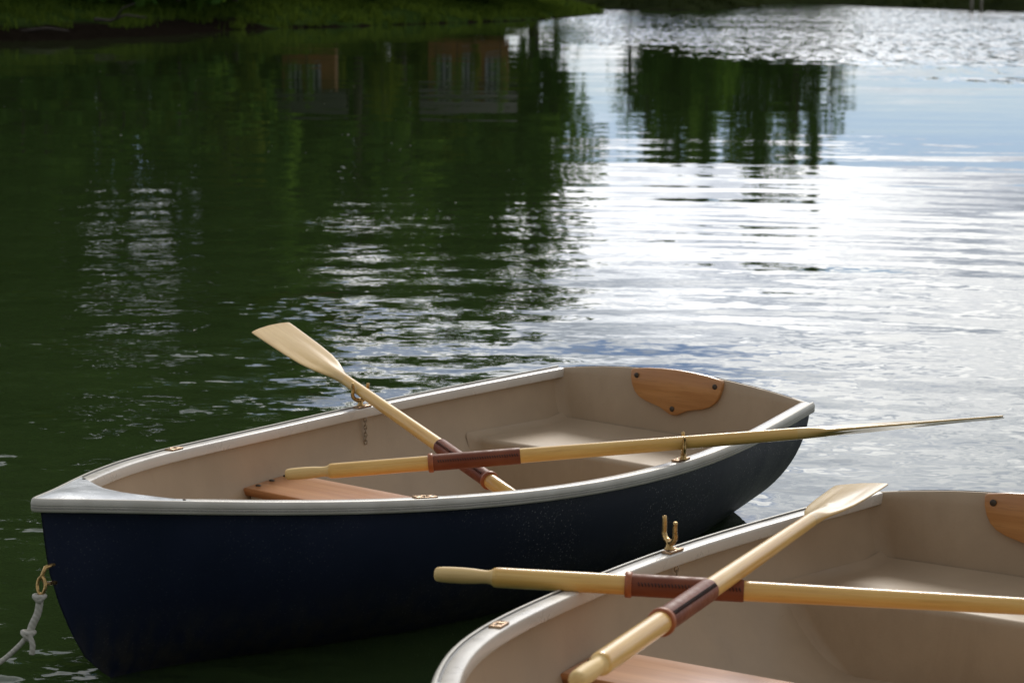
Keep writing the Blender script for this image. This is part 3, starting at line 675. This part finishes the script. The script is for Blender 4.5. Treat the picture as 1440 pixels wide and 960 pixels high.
def build_boat(pose):
    X, Y, yaw, heel, trim, dz = pose
    root = empty('rowing_boat', (X, Y, dz), (heel, -trim, yaw))
    # outer shell with transom
    b = MB()
    rings = []
    for t in TS:
        pts = [hull_pt(t, h) for h in HS]
        rings.append([(x, -y, z) for x, y, z in pts[::-1]] + [(x, y, z) for x, y, z in pts[1:]])
    b.loft(rings, closed=False)
    hull = b.build('hull', M['hull'], root)
    tr = MB(); m = len(rings[0])
    top = [(RAKE * (Z0 - Z0 - CROWN * (1 - s * s)) - .0, s * (gb(0) - .016), Z0 - .022 + CROWN * (1 - s * s) + .020) for s in np.linspace(1, -1, 15)]
    loop = [Vector(p) for p in rings[0]] + [Vector(p) for p in top[1:-1]]
    c = sum(loop, Vector()) / len(loop)
    tr.add([c] + loop, [(0, 1 + (k + 1) % len(loop), 1 + k) for k in range(len(loop))])
    tr.build('transom', M['hull'], root, smooth=False)
    # skeg under the stern
    sk = MB(); prof = [(.10, -.05), (.10, -.155), (.16, -.175), (.75, -.155), (1.0, -.125), (1.0, -.08)]
    sk.add([(x, -.011, z) for x, z in prof] + [(x, .011, z) for x, z in prof], [tuple(range(6)), tuple(range(11, 5, -1))] + [(i, (i + 1) % 6 + 0, (i + 1) % 6 + 6, i + 6) for i in range(6)])
    sk.build('skeg', M['hull'], root, smooth=False)
    # inner moulding
    b = MB(); rings = []
    for t in [.004, .018] + TS[1:]:
        tt = min(t, .985); pts = []
        for h in HS:
            x, y, z = hull_pt(tt, h, .012)
            y = inner_y(tt * BL, z + .012); z = max(z + .012, .015 + .0 * t)
            if tt < .2: x = max(x, .014 + RAKE * (Z0 - z))
            pts.append((min(x, stem_x(z) - .02), y, min(z, gz(tt * BL) - .02)))
        rings.append([(x, -y, z) for x, y, z in pts[::-1]] + [(x, y, z) for x, y, z in pts[1:]])
    b.loft(rings, closed=False)
    b.build('inner_shell', M['liner_beige'], root)
    # inside face and rim of the transom, with rounded corners into the sides
    b = MB(); rows = []
    zs = [.0, .1, .17, .2, .24, .28, .32, .35] + [None] * 4
    for k, z in enumerate(zs):
        row = []
        for s in np.linspace(-1, 1, 41):
            if z is None:
                f = (k - 8); zz = .358 + ((Z0 - .004 + CROWN * (1 - s * s)) - .358) * [.45, .9, 1.0, 1.0][f]
                xo = [.013, .013, .009, -.004][f]
            else: zz = z; xo = .013
            fil = max(0, (abs(s) - .93) / .07) ** 2 * .024 * (1 if z is not None else .6 * (1 - .33 * (k - 8)))
            xa = xo + RAKE * (Z0 - zz) + fil
            yl = inner_y(xa, min(zz, .36)) + (.014 if zz > .36 else 0.0)
            row.append((xa, s * (yl + .003), zz))
        rows.append(row)
    b.loft(rows, closed=False)
    b.build('transom_lining', M['liner_beige'], root, angle=50)
    # gunwale caps, one each side
    for s in (-1, 1):
        b = MB(); rr = [rail_ring(i, GUNW, s) for i in range(0, 41)]
        b.loft(rr, closed=False)
        b.add(rr[0], [tuple(range(len(GUNW)))[::-1] if s > 0 else tuple(range(len(GUNW)))])
        b.build('gunwale', M['gelcoat_white'], root, angle=55)
    # rubbing strip: right round the bow, with short returns across the transom corners
    b = MB(); rings = []; uvs = []; L = 0.0; prev = None
    path = []
    for s, order in ((-1, range(0, 41)), (1, range(39, -1, -1))):
        for i in order: path.append(rail_ring(i, RUB, s))
    def wrap(s):
        out = []
        y0 = gb(0); 
        for d in (.10, .06, .03, .012):
            yy = y0 - d; zz = Z0 + CROWN * (1 - (yy / y0) ** 2)
            out.append([(-.008 + o * .55, s * yy, zz + min(dz_, -.001) - .0045) for o, dz_ in RUB])
        # the corner
        for k in range(1, 5):
            a = k / 5 * PI / 2
            out.append([(-.0075 + .0125 * (1 - math.sin(a)) * .0 + o * (.55 + .0 * a) * math.cos(a) + .0085 * (1 - math.cos(a)) , s * (y0 - .012 + .012 * math.sin(a) - o * math.sin(a)), Z0 + dz_) for o, dz_ in RUB])
        return out
    path = wrap(-1) + path + wrap(1)[::-1]
    for r in path:
        p = Vector(r[7])
        if prev is not None: L += (p - prev).length
        prev = p; uvs += [(L, k / (len(RUB) - 1)) for k in range(len(RUB))]
    b.loft(path, closed=True, caps=True, uvs=uvs)
    b.build('rub_rail', M['rub'], root, angle=60)
    # breasthook plate at the bow
    b = MB(); rows = []; nv = 28
    for r in np.linspace(0, 1, 16):
        row = []
        for v in np.linspace(-1, 1, nv + 1):
            xs = 2.632 - .092 * max(0, (abs(v) - .12) / .88) ** 1.6
            x = xs + (2.884 - xs) * r
            yb = max(.002, gb(x) - .0125)
            row.append((x, v * yb, gz(x) + .0022 + .009 * (1 - abs(v) ** 1.6) * min(1, (1 - r) * 4) * min(1, r * 5 + .35)))
        rows.append(row)
    b.loft([[(x - .001, y, z - .018) for x, y, z in rows[0]]] + rows, closed=False)
    bh = b.build('breasthook', M['gelcoat_bow'], root, angle=50)
    for v in (-1, 1):
        b = MB(); x = 2.565; b.lathe([(0, .0045), (.0018, .0045), (.0024, .002)], 'Z', 12, (x, v * (gb(x) - .033), gz(x) + .0035))
        b.build('screw', M['dark_bolt'], bh)
    # stern seat moulding
    b = MB(); rows = []; zt = .212
    def fx(s): return .452 + .022 * abs(s) ** 2
    nrow = []
    for k in range(7): nrow.append((k / 6, 0, 0))
    for k in range(1, 6): a = k / 5 * PI / 2; nrow.append((1, .018 * math.sin(a), -.018 * (1 - math.cos(a))))
    for zf in (.16, .11, .06, .012): nrow.append((1, .019 + (.19 - zf) * .05, zf - zt))
    for f, dx, dz_ in nrow:
        row = []
        for s in np.linspace(-1, 1, 49):
            x0 = .016 + RAKE * (Z0 - zt); x = x0 + (fx(s) - .018 - x0) * f + dx; z = zt + dz_
            xb = x + (max(0, (abs(s) - .95) / .05) ** 2 * .02 if f == 1 and dx > 0 else 0)
            yl = inner_y(xb, max(z, .02)) + .003
            e = max(0, (abs(s) - .95) / .05) ** 2 * .016 + (max(0, 1 - f / .14) ** 2 * .014 if dx == 0 else 0)
            row.append((xb, s * yl, z + (e if dz_ > -.02 else 0)))
        rows.append(row)
    b.loft(rows, closed=False); b.build('stern_seat', M['liner_beige'], root)
    # rowing thwart with its fasteners
    b = MB(); zt = .240; th = .024; x0, x1 = 1.365, 1.602
    prof = []
    rr = .045
    ye = inner_y(1.485, zt) - .003
    outl = []
    for (cx, cy, a0) in ((x1 - .02, ye - .02, 0), (x0 + rr, ye - rr, PI / 2), (x0 + rr, -ye + rr, PI), (x1 - .02, -ye + .02, 1.5 * PI)):
        r0 = .02 if cx > 1.485 else rr
        for k in range(6):
            a = a0 + k / 5 * PI / 2; outl.append((cx + r0 * math.cos(a), cy + r0 * math.sin(a)))
    # pull the corners to the shell
    outl = [(x, math.copysign(min(abs(y), inner_y(x, zt) - .002), y)) for x, y in outl]
    cen = Vector((1.485, 0))
    def ins(d, z): return [(x - math.copysign(d, x - cen.x), y - math.copysign(d, y), z) for x, y in outl]
    b.loft([ins(.003, zt - th), ins(0, zt - th + .003), ins(0, zt - .005), ins(.0015, zt - .0015), ins(.005, zt)], True, True)
    tw = b.build('thwart', M['thwart_wood'], root, angle=60)
    for s in (-1, 1):
        for k in range(3):
            x = 1.580 - .022 - k * .075; q = MB()
            q.lathe([(0, .0085), (.003, .0085), (.0045, .0055), (.0045, .0)], 'Z', 14, (x, s * (inner_y(x, zt) - .030), zt - .0003), caps=False)
            q.build('bolt', M['dark_bolt'], tw)
    for s in (-1, 1):
        q = MB(); q.box((1.485, s * (inner_y(1.485, zt - .07) - .022), zt - th - .0165), (.20, .036, .032), .005); q.build('thwart_bracket', M['gelcoat_white'], root)
    # outboard pad on the transom
    b = MB(); poly = [(-.179, .428), (-.12, .437), (-.06, .4415), (0, .443), (.06, .4415), (.12, .437), (.176, .427), (.181, .422), (.180, .40), (.172, .372), (.160, .352), (.142, .337), (.115, .325), (.08, .318), (.052, .311), (.03, .300), (.012, .292), (-.002, .290), (-.016, .292), (-.034, .300), (-.056, .311), (-.084, .318), (-.118, .326), (-.145, .338), (-.163, .354), (-.175, .374), (-.183, .40), (-.184, .423)]
    cy, cz = 0, .37
    def pr(d, o): return [(.0135 + o + RAKE * (Z0 - z), (y - cy) * (1 - d / .18) + cy, (z - cz) * (1 - d / .07) + cz) for y, z in poly]
    b.loft([pr(0, .0005), pr(0, .012), pr(.0015, .0155), pr(.004, .017)], True, True)
    pad = b.build('motor_pad', M['pad_wood'], root, angle=60)
    for (y, z) in ((-.158, .408), (.155, .406), (-.004, .312)):
        q = MB(); q.lathe([(0, .009), (.003, .009), (.0045, .006), (.0045, 0)], 'X', 14, (.0135 + .0168 + RAKE * (Z0 - z), y, z), caps=False); q.build('bolt', M['dark_bolt'], pad)
    # oarlock sockets let into the gunwale
    for s in (-1, 1):
        for x in (1.960, .952):
            z = gz(x) + .0012; dx = .05; yaw_l = math.atan2(gb(x + dx) - gb(x - dx), 2 * dx) * s
            R = Matrix.Rotation(yaw_l, 3, 'Z') @ Matrix.Rotation(-math.atan2(gz(x + dx) - gz(x - dx), 2 * dx), 3, 'Y')
            c0 = Vector((x, s * (gb(x) - .0325), z + .003)); q = MB()
            for cx_, cy_, sx_, sy_ in ((-.0215, 0, .023, .026), (.0215, 0, .023, .026), (0, .0098, .020, .0064), (0, -.0098, .020, .0064)):
                q.box(c0 + R @ Vector((cx_, cy_, 0)), (sx_, sy_, .006), .0015, R)
            q.lathe([(-.0295, .0085), (.0015, .0085)], 'Z', 14, c0 + Vector((0, 0, 0)), caps=False)
            so = q.build('oarlock_socket', M['bronze_plate'], root, angle=40)
            for k in (-1, 1):
                w = MB(); p = c0 + R @ Vector((k * .0245, 0, .0028)); w.lathe([(0, .0038), (.0012, .0038), (.0016, .001)], 'Z', 10, p); w.build('screw', M['dark_bolt'], so)
    # bow eye on the stem
    b = MB(); zc_ = .325; xs = stem_x(zc_)
    b.tube([(xs - .02, 0, zc_ + .024), (xs + .014, 0, zc_ + .020), (xs + .027, 0, zc_), (xs + .014, 0, zc_ - .020), (xs - .02, 0, zc_ - .024)], .0052, 10)
    b.build('bow_eye', M['bronze'], root)
    bpy.context.view_layer.update()
    return root
POSE_A = (.56845, 7.7779, 4.078, -.01495, -.00613, 0.0)
POSE_B = (1.39422, 5.82723, 4.15405, -.00147, .0316, .00111)
boatA = build_boat(POSE_A)
tag(boatA, 'navy rowing boat with beige inside, the complete one floating further back', 'rowing boat', 'navy rowing boats')
boatB = build_boat(POSE_B)
tag(boatB, 'nearer rowing boat cut off at lower right, with an empty oarlock on its rail', 'rowing boat', 'navy rowing boats')

# ------------------------------------------------------------------ oars
def build_oar(H, D, L, c, l, k, label):
    D = Vector(D).normalized(); u = D.cross(Vector((0, 0, 1))).normalized(); n = u.cross(D)
    a = math.radians(k); w = u * math.cos(a) + n * math.sin(a); v = D.cross(w)
    root = empty('oar'); root.matrix_world = Matrix.Translation(H) @ Matrix((D, w, v)).transposed().to_4x4()
    tag(root, label, 'oar', 'wooden oars of the two boats')
    r0 = .0222; g = .125; sb = L - .60; rb = .0175
    q = MB(); q.lathe([(0, .0), (.0, .008), (.002, .0125), (.006, .0155), (.016, .0168), (.035, .0176), (.06, .0178), (.085, .0168), (.105, .0150), (.116, .0145), (.1235, .0158), (.128, .0185)], 'X', 28, caps=False)
    q.build('grip', M['grip_bare'], root)
    q = MB(); pr = [(.128, .0185), (.1305, .0205), (.135, r0 - .0003), (.14, r0)]
    for f in np.linspace(0, 1, 30): pr.append((.15 + (sb - .15) * f, r0 + (rb - r0) * max(0, (f - .35) / .65) ** 1.3))
    q.lathe(pr, 'X', 28, caps=False); q.build('shaft', M['oar_varnish'], root)
    q = MB(); q.lathe([(c + .006, r0 - .002), (c + .006, r0 + .0022), (l - .002, r0 + .0020), (l, r0 + .0012), (l, r0 - .003)], 'X', 32, caps=False)
    sl = q.build('leather_sleeve', M['leather'], root, angle=40)
    # two rows of stitches along the seam, on the side that faces the photographer
    st = MB(); ang = math.atan2((Vector((0, -1, .35)).normalized()).dot(v), (Vector((0, -1, .35)).normalized()).dot(w))
    x = c + .02; i = 0
    while x < l - .008:
        a1 = ang - .16; a2 = ang + .16; rr = r0 + .0026
        st.tube([(x, rr * math.cos(a1), rr * math.sin(a1)), (x + .0016, (rr + .0004) * math.cos(ang), (rr + .0004) * math.sin(ang)), (x + .003, rr * math.cos(a2), rr * math.sin(a2))], .0013, 5)
        x += .0072
    st.build('stitching', M['thread'], sl)
    q = MB(); q.lathe([(c - .009, r0 - .002), (c - .009, r0 + .0042), (c - .0065, r0 + .0062), (c + .0035, r0 + .0062), (c + .006, r0 + .0042), (c + .006, r0 - .002)], 'X', 32, caps=False)
    q.build('collar', M['collar_leather'], root)
    # blade, one loft from round neck to wide thin tip
    q = MB(); rings = []; N = 40; bl = L - sb
    for f in np.linspace(0, 1, 46):
        x = sb + bl * f
        if f > .97: x = sb + bl * f
        hw = float(np.interp(f, [0, .05, .10, .17, .25, .38, .55, .75, .92, 1], [rb, .0190, .0245, .036, .048, .0600, .0665, .0700, .0725, .0725]))
        te = float(np.interp(f, [0, .06, .15, .3, 1], [rb, .0155, .0072, .0045, .0036]))
        rg = float(np.interp(f, [0, .06, .15, .35, .6, .85, 1], [0, .0015, .0085, .0090, .0052, .0016, .0006]))
        ring = []
        for j in range(N):
            a = 2 * PI * j / N; ca, sa = math.cos(a), math.sin(a)
            ex = 1.0 if f < .05 else max(.45, 1 - (f - .05) * 2.2)
            y = hw * math.copysign(abs(ca) ** ex, ca)
            z = math.copysign(abs(sa) ** (ex if f > .08 else 1), sa) * (te + rg * math.exp(-(y / .0165) ** 2))
            xx = x
            if f > .9: xx = x - .016 * (f - .9) / .1 * (abs(y) / hw) ** 2.2
            ring.append((xx, y, z))
        rings.append(ring)
    q.loft(rings, True, True); q.build('blade', M['oar_blade'], root, angle=65)
    return root
OAR1 = build_oar((.15, 6.3189, .2204), (-.51069, .84268, .17056), 1.943, .42, .716, 190 + 0, 'oar of the farther boat with its broad flat blade raised over dark water')
OAR2 = build_oar((-.6594, 6.6448, .31), (.99597, -.0027, .08967), 2.097, .429, .689, 194, 'oar across the farther boat, its blade edge-on reaching over bright water')
OAR3 = build_oar((-.1647, 4.9117, .4631), (.99336, -.11357, -.01834), 1.95, .424, .67, 20, 'oar of the nearer boat whose grip sticks out past its far rail')
OAR4 = build_oar((.114, 3.8674, .5457), (.3541, .93383, -.05074), 2.304, .505, .826, 187, 'oar on top of the other in the nearer boat, blade over the stern corner')

# ------------------------------------------------------------------ oarlocks
def build_oarlock(pos, plane_dir, label, inward):
    root = empty('oarlock', pos); tag(root, label, 'oarlock', 'bronze oarlocks in the boat rails')
    e = Vector(plane_dir).normalized(); up = Vector((0, 0, 1))
    f = e.cross(up)
    q = MB()
    for s in (-1, 1):
        pts = []; rad = []
        for k in range(13):
            a = k / 12
            if a < .5: ph = a / .5 * PI / 2; r, z = .0285 * math.sin(ph), .022 + .020 * (1 - math.cos(ph))
            else: r, z = .0285 - .002 * math.sin((a - .5) * 2 * PI) , .042 + (a - .5) / .5 * (.038 if s < 0 else .034)
            pts.append(e * (s * r) + up * z); rad.append(float(np.interp(a, [0, .3, .7, 1], [.0075, .0066, .0056, .0050])))
        q.tube(pts, rad, 12)
    q.lathe([(.004, .0125), (.007, .0125), (.010, .0085), (.020, .0085), (.027, .0065)], 'Z', 16)
    q.build('horns', M['bronze'], root)
    q = MB(); q.lathe([(-.034, .0), (-.034, .0045), (-.031, .0062), (.004, .0064)], 'Z', 12, caps=False); q.build('shank', M['bronze'], root)
    q = MB()
    for k in range(7):
        z = -.040 - k * .012; a0 = k * PI / 2
        c = Vector(inward).normalized() * (.020 + .0004 * k) + Vector((0, 0, z)); pp = []
        for j in range(9):
            a = j / 8 * 2 * PI; d = Vector((math.cos(a0), math.sin(a0), 0)); pp.append(c + d * (.0046 * math.cos(a)) + up * (.0088 * math.sin(a)))
        q.tube(pp, .0017, 5, False)
    q.build('keeper_chain', M['chain_metal'], root)
    return root
up = Vector((0, 0, 1))
def perp(D): return Vector((D[1], -D[0], 0)).normalized()
build_oarlock((.502, 6.642, .361), perp((.99597, -.0027)), 'bronze oarlock holding the edge-on oar on the near rail of the farther boat', (-.8, .59, 0))
build_oarlock((-.487, 7.370, .379), perp((-.51069, .84268)), 'bronze oarlock under the raised blade on the far rail of the farther boat', (.8, -.59, 0))
build_oarlock((.376, 5.355, .4085), (.40, -.92, 0), 'empty bronze oarlock with both horns bare on the far rail of the nearer boat', (.85, -.53, 0))
build_oarlock((1.418, 4.705, .4065), perp((.99336, -.11357)), 'oarlock on the near rail of the nearer boat, just outside the picture', (-.85, .53, 0))

# ------------------------------------------------------------------ mooring line
def build_rope():
    bow = boatA.matrix_world @ Vector((stem_x(.325) + .026, 0, .321))
    root = empty('mooring_line', bow); tag(root, 'knotted white mooring rope hanging from a bronze link at the bow of the farther boat', 'rope')
    O = bow
    def rel(p): return Vector(p) - O
    # bronze link
    q = MB(); pts = []
    a_ = Vector((0, 0, .004)); b_ = Vector((.000, -.012, -.036)); ax = (b_ - a_); ln = ax.length; ax.normalize(); sd = Vector((.82, -.55, 0)); sd = (sd - ax * sd.dot(ax)).normalized()
    for j in range(25):
        a = 2 * PI * j / 24; pts.append((a_ + b_) / 2 + ax * (ln / 2 * math.cos(a)) + sd * (.013 * math.sin(a)))
    q.tube(pts, .0042, 8, False); q.build('link', M['bronze'], root)
    # rope with two knots and a loose tail
    k1 = b_ + Vector((-.004, 0, -.010)); k2 = k1 + Vector((-.027, -.01, -.088))
    cps = [k1 + Vector((.002, 0, .006)), k1 + Vector((-.004, -.002, -.034)), k1 + Vector((-.017, -.006, -.064)), k2, k2 + Vector((-.030, -.006, -.034)), k2 + Vector((-.075, -.02, -.070)), k2 + Vector((-.16, -.09, -.112)), rel((-1.75, 4.9, .012)), rel((-2.2, 3.9, .03)), rel((-2.7, 2.4, .30)), rel((-2.8, 2.1, .42))]
    def cat(P, n=8):
        out = []
        for i in range(len(P) - 1):
            p0, p1, p2, p3 = P[max(0, i - 1)], P[i], P[i + 1], P[min(len(P) - 1, i + 2)]
            for k in range(n):
                t = k / n; out.append(.5 * ((2 * p1) + (p2 - p0) * t + (2 * p0 - 5 * p1 + 4 * p2 - p3) * t * t + (3 * p1 - p0 - 3 * p2 + p3) * t ** 3))
        out.append(P[-1]); return out
    line = cat(cps)
    for nm, lo, hi, rr in (('doubled_rope', 0, 24, .0092), ('rope_length', 24, len(line) - 1, .0064)):
        q = MB(); q.tube(line[lo:hi + 1], rr, 10); q.build(nm, M['rope'], root)
    def knot(c, r, seed):
        q = MB(); rnd = random.Random(seed); P = []
        for j in range(40):
            a = j / 39 * 2 * PI * 2.0
            P.append(c + Vector((r * (math.sin(a) + .5 * math.sin(2 * a)), r * .8 * math.cos(1.5 * a), r * (math.cos(a) * .75 - .35 * math.cos(2 * a)))))
        q.tube(P, .0064, 9); return q.build('knot', M['rope'], root)
    knot(k1, .0095, 1); knot(k2, .0105, 2)
    q = MB(); q.tube(cat([k2 + Vector((.004, -.008, 0)), k2 + Vector((.012, -.012, -.022)), k2 + Vector((.010, -.014, -.045))]), [.0070] * 17, 10); q.build('rope_tail', M['rope'], root)
build_rope()
mb = MB(); mb.tube([(-2.8, 2.1, -.3), (-2.8, 2.1, .55)], [.05, .045], 12); mb.tube([(-2.8, 2.1, .55), (-2.8, 2.1, .57)], [.045, .03], 12)
tag(mb.build('mooring_stake', M['pale_post']), 'wooden stake on the near bank that the rope runs to', 'stake')

# bits floating on the still water
n = 70
fx_ = rng.uniform(-.22, .06, n); fy_ = rng.uniform(9, 62, n) ; px = fx_ * fy_; V = []; F = []
for i in range(n):
    s = rng.uniform(.008, .019); a = rng.uniform(0, PI); x, y = px[i], fy_[i]
    V += [(x + s * math.cos(a), y + s * math.sin(a), .004), (x - s * .6 * math.sin(a), y + s * .6 * math.cos(a), .007), (x - s * math.cos(a), y - s * math.sin(a), .005), (x + s * .6 * math.sin(a), y - s * .6 * math.cos(a), .009)]
    F.append((4 * i, 4 * i + 1, 4 * i + 2, 4 * i + 3))
o = np_mesh('floating_fluff', np.array(V), np.array(F), M['gelcoat_white']); tag(o, 'tiny pale specks drifting on the dark calm water', 'specks', kind='stuff')

# ------------------------------------------------------------------ output
scene.view_settings.view_transform = 'Standard'; scene.view_settings.look = 'None'
scene.view_settings.exposure = 0.42; scene.view_settings.gamma = 1.0
scene.render.engine = 'CYCLES'
scene.cycles.max_bounces = 8; scene.cycles.diffuse_bounces = 4; scene.cycles.glossy_bounces = 4
scene.cycles.caustics_reflective = False; scene.cycles.sample_clamp_indirect = 6.0
scene.cycles.use_denoising = True
